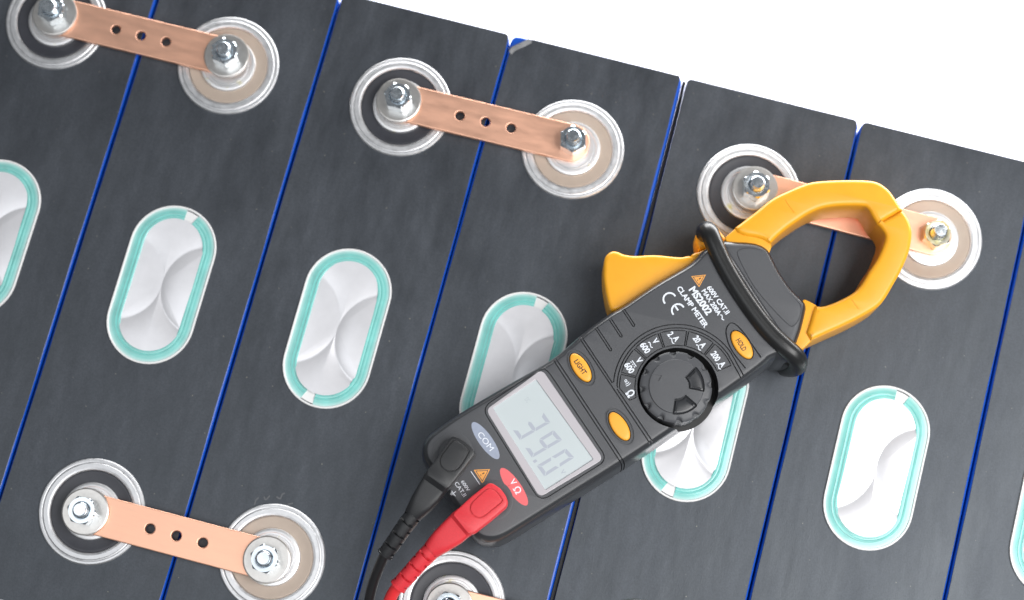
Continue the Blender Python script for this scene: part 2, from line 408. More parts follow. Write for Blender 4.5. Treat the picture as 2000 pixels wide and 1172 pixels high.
post_me = mk('post', *lathe([(11.2, .1), (11.2, 1.5), (10.9, 2.0), (10.3, 2.2), (9.6, 2.2), (9.4, 2.05), (8.6, 2.05), (8.4, 2.4), (0.5, 2.4)], 72), M['post'], 25)
def stud_mesh():
    pr = [(2.5, 1.0)]; z = 1.2
    while z < 13.9: pr += [(2.62, z), (2.98, z + .28), (2.98, z + .45), (2.62, z + .75)]; z += 0.85
    pr += [(2.62, 14.3), (2.5, 14.9), (2.3, 15.1), (0.3, 15.15)]
    return mk('stud', *lathe(pr, 28), M['zinc'], 40)
stud_me = stud_mesh()

U = [-146.0, -72.5, 0.0, 71.7, 144.4, 218.4, 291.0]
CEN = [-145.35, -72.75, -0.35, 71.75, 145.05, 217.55, 290.2]
HW = [35.9, 35.9, 35.75, 35.85, 35.7, 36.0, 36.0]
VV = [-.2, -.7, .05, .4, .2, .3, .3]
TD2 = 93.45
# bolts: pixel of washer centre (z 6.3) or of the stud's top
B = {(0, 1): P(106, 26, 6.3), (1, 1): P(442, 108, 6.3), (2, 1): P(778.5, 195, 6.3), (3, 1): P(1119.8, 264.5, 15.1), (4, 1): P(1475, 367.5, 6.3), (5, 1): P(1837, 449.5, 15.1),
     (1, -1): P(166, 999, 6.3), (2, -1): P(520.4, 1093, 6.3), (3, -1): P(877, 1185, 6.3)}
VENT_PX = {1: (316, 555.5), 2: (659, 641), 3: (1003, 727), 4: (1358, 820), 5: (1712, 913)}
cell_label = ['black topped blue cell farthest from the meter, cut off beside the teal vent', 'black topped blue cell whose lower terminal joins the copper bar near the chalk scuff',
              'black topped blue cell under the meter cables with both its terminals bolted', 'black topped blue cell under the meter display with a peeled film corner',
              'black topped blue cell under the hand guard beside the wide black gap', 'black topped blue cell under the yellow jaw tip with a yellowed nut', 'black topped blue cell showing only the edge of its teal vent and no terminal']
for i in range(7):
    c = (CEN[i], VV[i], 0)
    root = tag(empty('battery_cell', c), cell_label[i], 'battery', 'prismatic battery cells standing side by side')
    put('case', case_mesh(HW[i]), root)
    put('top_film', film_mesh(HW[i], i == 3, i == 4, i), root)
    if i == 3:
        fp = [Vector((-HW[i] + 7.0, HALF - 0.2, .45)), Vector((-HW[i] + 4.2, HALF - 3.0, .95)), Vector((-HW[i] + 1.0, HALF - 5.6, .6)), Vector((-HW[i] + .2, HALF - 7.4, .3))]
        V = []; F = []
        fp = smooth(fp, 5, False)
        for q in fp:
            for a, zz in ((0, .5), (.6, .75), (1.3, .5), (2.2, 0.1), (2.2, -.1), (1.2, .3), (.6, .5), (0, .3)): V.append((q.x + a * .75, q.y - a * .6, q.z * .7 + zz - .2))
        for k in range(len(fp) - 1):
            for j in range(8): F.append((k * 8 + j, k * 8 + (j + 1) % 8, k * 8 + 8 + (j + 1) % 8, k * 8 + 8 + j))
        F += [tuple(range(8)), tuple(len(V) - 8 + j for j in range(8))]
        tag(put('film_flap', mk('film_flap', V, F, M['flap']), root), 'curled grey strip of torn film')
    vx = (P(*VENT_PX[i], .5) - Vector(c)) if i in VENT_PX else Vector((U[i] - CEN[i], -.38, 0))
    v = put('vent', rim_v, root, loc=(vx.x, vx.y, 0.2))
    sg = {0: -1, 1: 1, 2: -1, 3: 1, 4: -1, 5: 1, 6: -1}[i]
    put('tray', gapfill, v); put('seal', seals[sg], v); put('vent_film', plate_me[i], v)
    for sgn in (1, -1):
        t = put('terminal', rim_t, root, loc=(U[i] - CEN[i], sgn * TD2, 0.2))
        kind = 'dark' if (i % 2 == 0) == (sgn > 0) else 'beige'
        tag(put('insulator', ins_me[kind], t), 'dark grey plastic insulator ring' if kind == 'dark' else 'beige plastic insulator ring')
        put('post', post_me, t)
        b = B.get((i, sgn))
        tl = Vector((U[i], VV[i] + sgn * TD2, 0))
        s = put('stud', stud_me, t, loc=((b.x - tl.x, b.y - tl.y, 0) if b else (0, 0, 0)), rz=random.random())

# black sheet added in the wide gap to stand for the shade between the cells
sh = mk('gap_shade_sheet', *prism(rect(107.75, 109.2, -HALF + .5, HALF - .8), [(-199.8, 0), (-2.2, 0), (-2.0, -.1)]), M['well'])
tag(put('gap_shade_sheet', sh), 'black sheet added to darken the wide gap between two cells', 'shade sheet')
# chalk scuff on the film of the second cell-row
sc = tag(empty('chalk_scuff', P(530, 975, .2)), 'faint pale scribble rubbed on black film beside a beige ring terminal', 'mark')
for a in ([(497, 986), (500, 977), (505, 972)], [(516, 970), (519, 976), (527, 968)], [(540, 970), (547, 974), (551, 966), (556, 963)], [(562, 985), (572, 983)]):
    pth = smooth([P(*q, .42) for q in a], 5, False)
    put('stroke', mk('stroke', *sweep(pth, [(-.28, -.02), (.28, -.02), (.28, .02), (-.28, .02)]), M['scuff']), sc, base=P(530, 975, .2))

# ------------------------------------------------------------------ bus bars, washers, nuts
def bar_mesh(L):
    e = 6.6; w = 7.75; ch = 4.4
    o = [Vector((-L / 2 - e, -w + ch)), Vector((-L / 2 - e + ch, -w)), Vector((L / 2 + e - ch, -w)), Vector((L / 2 + e, -w + ch)),
         Vector((L / 2 + e, w - ch)), Vector((L / 2 + e - ch, w)), Vector((-L / 2 - e + ch, w)), Vector((-L / 2 - e, w - ch))]
    o = roundpoly(o, 2.6, 4)
    loops = [o] + [circle(x, 0, 1.9, 20)[::-1] for x in (-10.6, 0, 10.6)] + [circle(s * L / 2, 0, 3.3, 20)[::-1] for s in (-1, 1)]
    return plate2d(loops, M['copper'], 'copper_bar', 0, 2.0, 0.45, 25)
BARZ = 2.65
bars = [((0, 1), (1, 1), 'copper bus bar bolted under two tarnished grey washers, shaded by its own edge'), ((2, 1), (3, 1), 'copper bus bar with a washer at one end and a bare nut at the other'),
        ((4, 1), (5, 1), 'copper bus bar lying beneath the yellow clamp jaws'), ((1, -1), (2, -1), 'copper bus bar bolted under two bright washers near the chalk scuff')]
b34 = Vector((149.0, -93.2, 6.3))
for a, b, lab in bars + [((3, -1), None, 'short visible end of copper bus bar beside the red lead')]:
    p = B[a]; q = B[b] if b else b34
    d = q - p
    o = put('copper_bus_bar', bar_mesh(math.hypot(d.x, d.y)), loc=((p.x + q.x) / 2, (p.y + q.y) / 2, BARZ), rz=math.atan2(d.y, d.x))
    tag(o, lab, 'bus bar', 'copper bars linking the cells')
washer_me = mk('flat_washer', *lathe([(3.3, 0), (3.3, 1.4), (3.5, 1.6), (8.6, 1.6), (9.0, 1.45), (9.15, 1.1), (9.15, .4), (8.9, 0.0)], 72, closed=True), M['washer'], 14)
def nut_mesh(mt):
    n = 96; H = 6.0; V = []; F = []; af = 5.0
    def hexr(a): a = (a + math.pi / 6) % (math.pi / 3) - math.pi / 6; return af / math.cos(a)
    lv = [(0, 'b'), (.35, 'm'), (.75, 'm'), (5.2, 'm'), (5.6, 'm'), (H, 'm')]
    for z, _ in lv:
        lim = min(5.0 + (H - z) * 1.75, 5.15 + z * 1.75)
        for i in range(n): a = 2 * math.pi * i / n; r = min(hexr(a), lim); V.append((r * math.cos(a), r * math.sin(a), z))
    for r, z in ((4.0, H), (3.45, H - .05), (2.9, H - .6), (2.9, 0)):
        for i in range(n): a = 2 * math.pi * i / n; V.append((r * math.cos(a), r * math.sin(a), z))
    L = 10
    for l in range(L):
        l2 = (l + 1) % L
        for i in range(n): j = (i + 1) % n; F.append((l * n + i, l * n + j, l2 * n + j, l2 * n + i))
    return mk('hex_nut', V, F, mt, 22)
nut_z = nut_mesh(M['zinc']); nut_y = nut_mesh(M['zinc_yellow'])
bolt = [((0, 1), True, 'washer', 0.2, 'on the dark ring terminal cut by the frame, copper bar end'), ((1, 1), True, '', .35, 'on the beige ring terminal of the shaded bus bar'),
        ((2, 1), True, '', .52, 'on the dark ring terminal of the middle upper bus bar'), ((3, 1), False, '', .25, ''),
        ((4, 1), True, '', .5, 'on the dark ring terminal touching the yellow jaw'), ((5, 1), False, '', .1, ''),
        ((1, -1), True, '', .55, 'on the dark ring terminal of the bar near the scuff'), ((2, -1), True, '', .42, 'on the beige ring terminal beside the chalk scuff'),
        ((3, -1), True, '', .5, 'on the dark ring terminal beside the red lead')]
for k, wsh, _, rz, where in bolt:
    p = B[k]; z = BARZ + 2.0
    if wsh:
        tag(put('flat_washer', washer_me, loc=(p.x, p.y, z), rz=rz), 'round steel washer ' + where, 'washer', 'washers under the hex nuts'); z += 1.6
    lab = 'hex nut ' + where
    if k == (3, 1): lab = 'zinc hex nut sitting directly on the copper bar beyond its three holes'
    if k == (5, 1): lab = 'yellowed hex nut on bare copper beyond the jaw tip'
    if k == (4, 1): rz = .3
    tag(put('hex_nut', nut_y if k == (5, 1) else nut_z, loc=(p.x, p.y, z), rz=rz), lab, 'nut', 'hex nuts on the terminal studs')

# ------------------------------------------------------------------ clamp meter
FZ = 33.0
ORG = P(1200, 800, 0); ORG.z = 0
meter = tag(empty('clamp_meter', ORG), 'grey and yellow handheld clamp meter reading 39.0 volts, lying across the cells', 'clamp meter')
def part(name, me, parent=None, label=None):
    o = bpy.data.objects.new(name, me); COL.objects.link(o)
    if parent is None: o.parent = meter; o.location = -ORG * MM
    else: o.parent = parent
    if label: o['label'] = label
    return o
face = [(937, 1039), (925, 1023), (885, 963), (846, 905), (837, 888), (837, 871), (846, 857), (864, 843), (906, 814), (1000, 758), (1085, 709), (1150, 655), (1198, 620), (1222, 606),
        (1286, 563), (1346, 528), (1368, 511), (1384, 494), (1402, 484), (1420, 500), (1480, 592), (1538, 678), (1527, 688), (1515.6, 685), (1500, 691), (1488, 702), (1462, 722), (1405, 763), (1302, 836), (1209, 897), (1120, 953),
        (1014, 1020), (984, 1038), (967, 1045), (950, 1045)]
# keep long sides straight: duplicate points near the corners
facew = ccw(flat([P(x, y, FZ) for x, y in face]))
facew = ccw(flat(smooth([Vector((q.x, q.y, 0)) for q in facew], 5)))
BODY_L = [(0.4, -2.5), (0.9, 0.2), (2.2, 1.5), (5, 2.5), (12, 3.0), (22, 2.9), (27.5, 2.55), (30, 2.15), (31.5, 1.6), (32.4, 0.9), (32.85, 0.2), (33.0, -0.5)]
body_solid = prism(facew, BODY_L)
GW, GD = 0.46, 1.2
def groove(path, w=GW, d=GD, closed=False):
    """square section along a path lying on the face"""
    return sweep([Vector((q[0], q[1], FZ + 0.25)) for q in path], [(-w / 2, -d - .25), (w / 2, -d - .25), (w / 2, .3), (-w / 2, .3)], closed=closed)
def wrapgroove(a, b, w=0.5, ends=(1, 1)):
    """groove across the face that runs on down both flanks"""
    a = Vector(a); b = Vector(b); t = (b - a); t.z = 0; t.normalize()
    path = []
    prof = [(33.0, -0.3), (32.4, 0.9), (31.5, 1.6), (30, 2.15), (27.5, 2.55), (22, 2.9), (14, 3.0), (8, 2.9)]
    if ends[0]: path += [Vector((a.x - t.x * o, a.y - t.y * o, z)) for z, o in prof[::-1]]
    else: path += [Vector((a.x, a.y, FZ))]
    if ends[1]: path += [Vector((b.x + t.x * o, b.y + t.y * o, z)) for z, o in prof]
    else: path += [Vector((b.x, b.y, FZ))]
    s = Vector((-t.y, t.x, 0)); fr = []
    for i in range(len(path)):
        d = (path[min(i + 1, len(path) - 1)] - path[max(i - 1, 0)]).normalized(); fr.append((s, d.cross(s) if d.cross(s).z > 0 or abs(d.z) > .9 else -d.cross(s)))
    return sweep(path, [(-w / 2, -GD), (w / 2, -GD), (w / 2, GD), (-w / 2, GD)], fr)
F3 = lambda x, y: P(x, y, FZ)
DC = P(1324, 757.5, FZ); PXMM = (P(1325, 757.5, FZ) - DC).length          # mm per photograph pixel at the face
GX = (P(1334, 757.5, FZ) - DC).normalized(); ANG0 = math.atan2(GX.y, GX.x)
def polar(r, deg): a = math.radians(deg) + ANG0; return DC + Vector((math.cos(a), math.sin(a), 0)) * r * PXMM
cutters = []
grv = []
grv.append(wrapgroove(F3(1079, 701), F3(1210, 900))); grv.append(wrapgroove(F3(1084.5, 699), F3(1215, 896.5)))
grv.append(wrapgroove(F3(1130, 658), F3(1272, 870))); grv.append(wrapgroove(F3(1136, 658), F3(1196, 748), ends=(1, 0)))
grv.append(wrapgroove(F3(1205, 760), F3(1277, 866), ends=(0, 1)))
arc = [polar(126, a) for a in range(175, 36, -4)] + [F3(1427, 688), F3(1452, 733)]
grv.append(groove(arc))
arc = [F3(1207, 757)] + [polar(119, a) for a in range(178, 36, -4)] + [F3(1421, 691), F3(1447, 738)]
grv.append(groove(arc))
secs = []
for k in range(6):
    a0 = 22 + k * 28.7 + 1.0; a1 = a0 + 26.7
    if k < 5: lp = [polar(114, a0 + (a1 - a0) * i / 8) for i in range(9)] + [polar(84, a1 + (a0 - a1) * i / 8) for i in range(9)]
    else: lp = [polar(114, a0 + 14 * i / 5) for i in range(6)] + [F3(1230, 782)] + [polar(84, a1 + (a0 - a1) * i / 8) for i in range(9)]
    secs.append(lp)
    grv.append(groove(lp, 0.42, 1.1, closed=True))
for a, b in (((1217, 604), (1238, 636)), ((1192, 624), (1213.6, 657)), ((1164, 640), (1193, 684))):
    n = Vector((0.834, -0.552)) * 2.2
    a0 = F3(a[0] - n.x, a[1] - n.y); a1 = F3(b[0] - n.x, b[1] - n.y); b0 = F3(a[0] + n.x, a[1] + n.y); b1 = F3(b[0] + n.x, b[1] + n.y)
    grv.append(groove([a0, a1, a1.lerp(b1, .5) + (a1 - a0).normalized() * .3, b1, b0], 0.42))
def rr(corners, r, z): return roundpoly([P(*c, z) for c in corners], r, 8)
lcd_c = [(1063, 714), (941, 797), (1055, 980), (1187, 898)]
grv.append(groove([Vector((q.x, q.y, 0)) for q in rr(lcd_c, 4.0, FZ)], 0.4, closed=True))
grv.append(groove(smooth([F3(*q) for q in [(1456, 719), (1445, 706), (1430, 686), (1421, 666), (1418, 645), (1425, 632), (1437, 634), (1454, 652), (1470, 675), (1486, 698)]], 4, False), 0.5))
grv.append(groove(smooth([F3(*q) for q in [(1391, 497), (1410, 530), (1432, 567), (1466, 617), (1497, 658), (1521, 686)]], 4, False), 0.4))
def ell(cx, cy, a, b, ang, n=48, z=FZ):
    """ellipse given in photograph pixels"""
    out = []; t = math.radians(ang)
    for i in range(n):
        x = a * math.cos(2 * math.pi * i / n); y = b * math.sin(2 * math.pi * i / n)
        out.append(P(cx + x * math.cos(t) - y * math.sin(t), cy + x * math.sin(t) + y * math.cos(t), z))
    return out
BTN = [(TE(235, 310), 57), (TE(638, 920), 57), (RCc(170, 665), 56)]
pocket = []
for (c, ang) in BTN:
    if c != BTN[2][0]: grv.append(groove(ell(*c, 38.5, 20, ang), 0.75, 0.6, closed=True))
    pocket.append(prism(flat(ell(*c, 33.5, 16.5, ang)), [(FZ - 1.2, 0), (FZ + 1, 0)]))
win_c = [(1059, 721), (948.5, 800), (1054, 972), (1179, 897)]
pocket.append(prism(rr(win_c, 2.6, FZ), [(FZ - 1.6, 0), (FZ + 1, 0)]))
pocket.append(prism(circle(DC.x, DC.y, 79.5 * PXMM, 96), [(21.5, 0), (FZ + 3, 0)]))
body_me = cut(body_solid, [join(*[g]) for g in grv] + pocket, M['body'], 'body', 28)
def smooth_dark_sides(me, ztop):
    """the face is textured plastic, the flanks are smoother, with the dark they reflect put into their colour"""
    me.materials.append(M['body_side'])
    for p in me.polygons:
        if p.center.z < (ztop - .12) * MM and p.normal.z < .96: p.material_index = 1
smooth_dark_sides(body_me, FZ)
body = part('body', body_me)
wellf = mk('dial_well', *lathe([(0.5, 21.4), (15.0, 21.4), (15.2, 21.7), (15.2, 22.0), (0.5, 22.0)], 64), M['well'])
o = part('dial_well', wellf); o.location = (DC * MM) - ORG * MM; o.location.z = 0

# display
part('display_border', plate2d([rr(win_c, 2.4, FZ), rr([(1047, 741), (963, 797), (1065, 957), (1159, 897)], .5, FZ)[::-1]], M['lcd_border'], 'display_border', FZ - 1.5, FZ - 0.05, 0.25))
lcd = part('display_panel', mk('display_panel', *prism(rr([(1048, 738), (959, 797), (1065, 961), (1163, 897)], .4, FZ - .6), [(FZ - 1.5, 0), (FZ - 0.6, 0)]), M['lcd']))
LZ = FZ - 0.57
def segs(TL, TR, BR, BL, on):
    TL, TR, BR, BL = (P(*TB(*q), LZ) for q in (TL, TR, BR, BL))
    q = lambda u, v: (TL * (1 - u) + TR * u) * (1 - v) + (BL * (1 - u) + BR * u) * v
    t = 0.235; h = t * .42; g = .02
    hz = lambda v, s0, s1: [q(.05 + g, v), q(.05 + t * .5, v - s0), q(.95 - t * .5, v - s0), q(.95 - g, v), q(.95 - t, v + s1), q(.05 + t, v + s1)]
    S = {'a': [q(.0 + g, .0), q(1 - g, .0), q(1 - t - .02, h * 1.1), q(t + .02, h * 1.1)], 'd': [q(t + .02, 1 - h * 1.1), q(1 - t - .02, 1 - h * 1.1), q(1 - g, 1.0), q(g, 1.0)],
         'g': [q(.03, .5), q(t, .5 - h * .55), q(1 - t, .5 - h * .55), q(.97, .5), q(1 - t, .5 + h * .55), q(t, .5 + h * .55)],
         'f': [q(0, .02), q(t, h * 1.1 + .02), q(t, .5 - h * .6 - .01), q(.0, .485)], 'e': [q(0, .515), q(t, .5 + h * .6 + .01), q(t, 1 - h * 1.1 - .02), q(0, .98)],
         'b': [q(1, .02), q(1, .485), q(1 - t, .5 - h * .6 - .01), q(1 - t, h * 1.1 + .02)], 'c': [q(1, .515), q(1, .98), q(1 - t, 1 - h * 1.1 - .02), q(1 - t, .5 + h * .6 + .01)]}
    for k in on:
        part('digit_segment', mk('digit_segment', *prism(S[k], [(LZ - .03, 0), (LZ, 0)]), M['segment']), lcd)
def undo(o): o.location = (0, 0, 0)
segs((536, 150), (616, 266), (268, 468), (186, 350), 'abcdg')
segs((652, 352), (752, 466), (406, 670), (326, 553), 'abcdfg')
segs((792, 562), (890, 666), (548, 885), (458, 760), 'abcdef')
part('decimal_point', mk('decimal_point', *prism(pts(TB, LZ, [(447, 684), (468, 708), (432, 731), (412, 706)]), [(LZ - .03, 0), (LZ, 0)]), M['segment']), lcd)

# lettering
def text(s, p0, p1, cap, parent, mt, z=FZ + 0.03, bold=0.034, name='lettering', up=None):
    """flat print: baseline from pixel p0 to p1, capital height in pixels"""
    c = bpy.data.curves.new('tmp', 'FONT'); c.body = s; c.size = 1; c.offset = bold; c.fill_mode = 'FRONT'; c.resolution_u = 3
    o = bpy.data.objects.new('tmp', c); COL.objects.link(o)
    dg = bpy.context.evaluated_depsgraph_get(); dg.update()
    me = bpy.data.meshes.new_from_object(o.evaluated_get(dg)); bpy.data.objects.remove(o)
    xs = [v.co.x for v in me.vertices]; x0, x1 = min(xs), max(xs)
    ch = 0.70
    A = P(*p0, z); Bp = P(*p1, z); ex = Bp - A; L = ex.length; ex.normalize(); ey = Vector((-ex.y, ex.x, 0))
    sx = L / (x1 - x0); sy = cap * PXMM / ch
    for v in me.vertices:
        q = A + ex * ((v.co.x - x0) * sx) + ey * (v.co.y * sy); v.co = Vector((q.x, q.y, z)) * MM
    me.name = name; finish(me, mt)
    return part(name, me, parent)
def stroke(zm, lst, wpx, parent, mt, z=FZ + 0.03, name='lettering', sm=True, closed=False):
    p = [P(*zm(*q), z) for q in lst]
    if sm and len(p) > 2: p = smooth(p, 5, closed)
    wd = wpx * PXMM / 2; V = []; F = []; N = len(p)
    for i in range(N):
        t = (p[(i + 1) % N if closed else min(i + 1, N - 1)] - p[i - 1 if (i or closed) else 0]); t.z = 0; t.normalize(); s = Vector((-t.y, t.x, 0))
        V += [p[i] + s * wd, p[i] - s * wd]
    for i in range(N if closed else N - 1): j = (i + 1) % N; F.append((2 * i, 2 * i + 1, 2 * j + 1, 2 * j))
    return part(name, mk(name, V, F, mt), parent)
W_ = M['print_white']
DIR = Vector((0.565, 0.825)); UP = Vector((0.825, -0.565))
text('600V CAT.II', TC(1005, 352), TC(1325, 793), 9.3, body, W_)
text('MAX 200A', TC(920, 406), TC(1192, 810), 9.2, body, W_)
stroke(TC, [(1228, 800), (1250, 796), (1262, 830), (1258, 862), (1292, 880)], 1.9, body, W_)
text('MS2002', TC(714, 384), TC(1012, 808), 14.0, body, W_, bold=0.04)
text('CLAMP METER', TC(514, 360), TC(972, 1014), 10.0, body, W_)
stroke(TC, [(402 + 103 * math.cos(math.radians(a)), 540 + 103 * math.sin(math.radians(a))) for a in range(-28, -236, -13)], 3.4, body, W_)
stroke(TC, [(540 + 103 * math.cos(math.radians(a)), 722 + 103 * math.sin(math.radians(a))) for a in range(-28, -236, -13)], 3.4, body, W_)
stroke(TC, [(484, 641), (541, 723)], 3.4, body, W_)
def warn(zm, tri, k):
    O = M['print_orange']; c = (sum(q[0] for q in tri) / 3, sum(q[1] for q in tri) / 3)
    sc_ = lambda f: [(c[0] + (q[0] - c[0]) * f, c[1] + (q[1] - c[1]) * f) for q in tri]
    g = lambda f, z: roundpoly([P(*zm(*q), z) for q in sc_(f)], .25, 3)
    part('warning_triangle', fill2d([g(1.0, FZ + .03), g(.80, FZ + .03)[::-1]], O, 'warning_triangle', FZ + .03), body)
    part('warning_triangle', fill2d([g(.66, FZ + .03)], O, 'warning_triangle', FZ + .03), body)
    u = UP * k
    stroke(zm, [(c[0] + u.x * .03, c[1] + u.y * .03), (c[0] + u.x * .22, c[1] + u.y * .22)], 2.2, body, M['print_dark'], FZ + .06)
    stroke(zm, [(c[0] - u.x * .16, c[1] - u.y * .16), (c[0] - u.x * .08, c[1] - u.y * .08)], 2.0, body, M['print_dark'], FZ + .06)
warn(TC, [(752, 163), (998, 137), (882, 345)], 190)
warn(TF, [(153, 664), (354, 656), (262, 832)], 150)
def glyph(s, bl, wid, cap, zm, sc_, **k):
    p1 = (bl[0] + DIR.x * wid, bl[1] + DIR.y * wid)
    return text(s, zm(*bl), zm(*p1), cap / sc_, body, W_, **k)
def wave(zm, a, b, wpx, amp):
    a = Vector(a); b = Vector(b); d = b - a; n = Vector((d.y, -d.x)).normalized() * amp
    stroke(zm, [tuple(a + d * t + n * s) for t, s in ((0, -.5), (.22, 1), (.5, 0), (.78, -1), (1, .5))], wpx, body, W_)
S4 = 6.512
glyph('2', (735, 214), 44, 78, TD, S4); glyph('A', (806, 262), 62, 74, TD, S4); wave(TD, (770, 258), (824, 334), 1.8, 10)
glyph('20', (1060, 264), 82, 78, TD, S4); glyph('A', (1146, 345), 62, 74, TD, S4); wave(TD, (1108, 345), (1162, 420), 1.8, 10)
glyph('200', (1286, 462), 126, 78, TD, S4); glyph('A', (1394, 588), 62, 74, TD, S4); wave(TD, (1364, 584), (1416, 660), 1.8, 10)
glyph('600', (386, 350), 140, 78, TD, S4); glyph('V', (540, 296), 62, 74, TD, S4); wave(TD, (497, 312), (550, 386), 1.8, 10)
glyph('600', (184, 604), 140, 78, TD, S4); glyph('V', (332, 540), 62, 74, TD, S4)
stroke(TD, [(290, 546), (344, 624)], 1.7, body, W_)
for a in (0, .38, .76): stroke(TD, [(272 + 54 * a, 560 + 78 * a), (272 + 54 * (a + .22), 560 + 78 * (a + .22))], 1.7, body, W_)
glyph('\u03a9', (204, 962), 78, 100, TD, S4, bold=0.03)
stroke(TD, circle(211, 806, 13, 16), 1.5, body, W_, closed=True)
for k, rad in enumerate((26, 38, 52)):
    c0 = (200, 800 + 8); stroke(TD, [(c0[0] + 10 + DIR.x * (16 + 23 * k) + UP.x * t * (18 + 9 * k) - DIR.x * abs(t) ** 2 * 8, c0[1] + DIR.y * (16 + 23 * k) + UP.y * t * (18 + 9 * k) - DIR.y * abs(t) ** 2 * 8) for t in (-1, -.5, 0, .5, 1)], 1.35, body, W_)
part('jack_label', fill2d([ell(*TF(298, 312), 43.5, 13.2, 54.5)], M['print_blue'], 'jack_label', FZ + .02), body, 'blue oval marked COM')
part('jack_label', fill2d([ell(*TF(641, 868), 44, 13.2, 55)], M['print_red'], 'jack_label', FZ + .02), body, 'red oval marked with the volt and ohm signs')
text('COM', TF(196, 238), TF(350, 442), 11.2, body, W_, FZ + .05, 0.0)
text('V', TF(588, 836), TF(625, 890), 12.0, body, W_, FZ + .05, .01) if False else None
text('V', TF(585, 805), TF(622, 858), 11.5, body, W_, FZ + .05, .015)
text('\u03a9', TF(625, 895), TF(668, 965), 13, body, W_, FZ + .05, .015)
text('600V', Z4(699, 402), Z4(742, 468), 6.6, body, W_, bold=0.01)
text('CAT.II', Z4(657, 414), Z4(717, 503), 7.6, body, W_, bold=0.01)
stroke(Z4, [(765, 335), (830, 430)], 1.2, body, W_)
stroke(Z4, [(668, 466), (648, 480)], 1.3, body, W_); stroke(Z4, [(640, 462), (664, 497)], 1.3, body, W_); stroke(Z4, [(637, 471), (651, 491)], 1.1, body, W_); stroke(Z4, [(632, 480), (640, 490)], 1.0, body, W_)
text('V', TB(724, 828), TB(752, 866), 9.5, lcd, M['segment'], LZ, 0.0)
text('DC', TA(690, 590), TA(728, 640), 9.0, lcd, M['ghost'], LZ, 0.0)

# buttons
def dome(c, ang):
    rows = [(1, FZ - 1.1), (1, FZ + .1), (.985, FZ + .35), (.94, FZ + .6), (.86, FZ + .78), (.72, FZ + .90), (.5, FZ + .97), (.25, FZ + 1.0)]
    V = []; F = []; n = 56
    for f, z in rows: V += [(q.x, q.y, z) for q in ell(*c, 31.5 - (1 - f) * 22 if f > .8 else 31.5 * f * .965, 14.8 * f, ang, n)]
    for l in range(len(rows) - 1):
        for i in range(n): j = (i + 1) % n; F.append((l * n + i, l * n + j, (l + 1) * n + j, (l + 1) * n + i))
    F.append(tuple(range(n))[::-1]); F.append(tuple((len(rows) - 1) * n + i for i in range(n)))
    return V, F
for (c, ang), s in zip(BTN, ('LIGHT', None, 'HOLD')):
    b = part('button', mk('button', *dome(c, ang), M['button'], 60),
             label={'LIGHT': 'oval orange button marked LIGHT', None: 'oval orange button with no marking', 'HOLD': 'oval orange button marked HOLD'}[s])
    if s == 'LIGHT': text(s, TE(164, 246), TE(262, 388), 9.6, b, M['print_dark'], FZ + 1.03, 0.022)
    if s == 'HOLD': text(s, RCc(100, 614), RCc(180, 742), 10.0, b, M['print_dark'], FZ + 1.03, 0.022)

# rotary knob
KZ = 37.0
KC = P(1321, 754.5, KZ); kr = 70.5 * PXMM
def knob():
    n = 192; V = []; F = []
    rows = [(1.0, 22.5, .22), (1.0, KZ - 2.9, .22), (1.0, KZ - 2.85, 1.0), (.995, KZ - 1.95, 1), (.97, KZ - 1.6, .95), (.93, KZ - 1.3, .7), (.885, KZ - 1.08, .30), (.85, KZ - .95, .0), (.762, KZ - .55, 0), (.752, KZ - .2, 0), (.74, KZ - .05, 0), (.70, KZ, 0), (.4, KZ, 0)]
    for f, z, s in rows:
        for i in range(n):
            a = 2 * math.pi * i / n; k = ((math.degrees(a - ANG0) - 3.5 + 15) % 30) - 15
            dip = max(0.0, 1 - (k / 5.0) ** 2) ** .5 if abs(k) < 5.0 else 0.0
            r = kr * f - dip * 1.3 * (s if s else 0)
            V.append((r * math.cos(a), r * math.sin(a), z - (0.0)))
    for l in range(len(rows) - 1):
        for i in range(n): j = (i + 1) % n; F.append((l * n + i, l * n + j, (l + 1) * n + j, (l + 1) * n + i))
    F.append(tuple(range(n))[::-1]); F.append(tuple((len(rows) - 1) * n + i for i in range(n)))
    return V, F
def kp(r, deg): a = math.radians(deg) + ANG0; return Vector((math.cos(a), math.sin(a), 0)) * r * PXMM
def sector(a0, a1, r0, r1):
    o = [kp(r1, a0 + (a1 - a0) * i / 8) for i in range(9)] + [kp(r0, a1 + (a0 - a1) * i / 5) for i in range(6)]
    return prism(roundpoly(o, .9, 4), [(KZ - 1.9, -.35), (KZ - 1.6, -.25), (KZ - .2, 0), (KZ + .6, .1)])
kc = [sector(-11.5, 46.5, 24, 56), sector(-99, -42, 24, 56)]
tri = [P(*TG(*q), KZ) - KC for q in ((205, 390), (345, 412), (303, 487))]
kc.append(prism(tri, [(KZ - .4, 0), (KZ + .5, 0)]))
km = cut(knob(), kc, M['body'], 'rotary_knob', 35)
o = part('rotary_knob', km); o.location = (Vector((KC.x, KC.y, 0)) - ORG) * MM
for a0, a1 in ((-11.5, 46.5), (-99, -42)):
    q = roundpoly([kp(55, a0 + .8 + (a1 - a0 - 1.6) * i / 8) for i in range(9)] + [kp(25, a1 - 1.5 + (a0 - a1 + 3) * i / 5) for i in range(6)], .9, 4)
    part('grip_pocket', mk('grip_pocket', *prism(q, [(KZ - 1.88, -.3), (KZ - 1.5, -.35), (KZ - 1.2, -.7), (KZ - 1.05, -1.3)]), M['body_side'], 60), o)

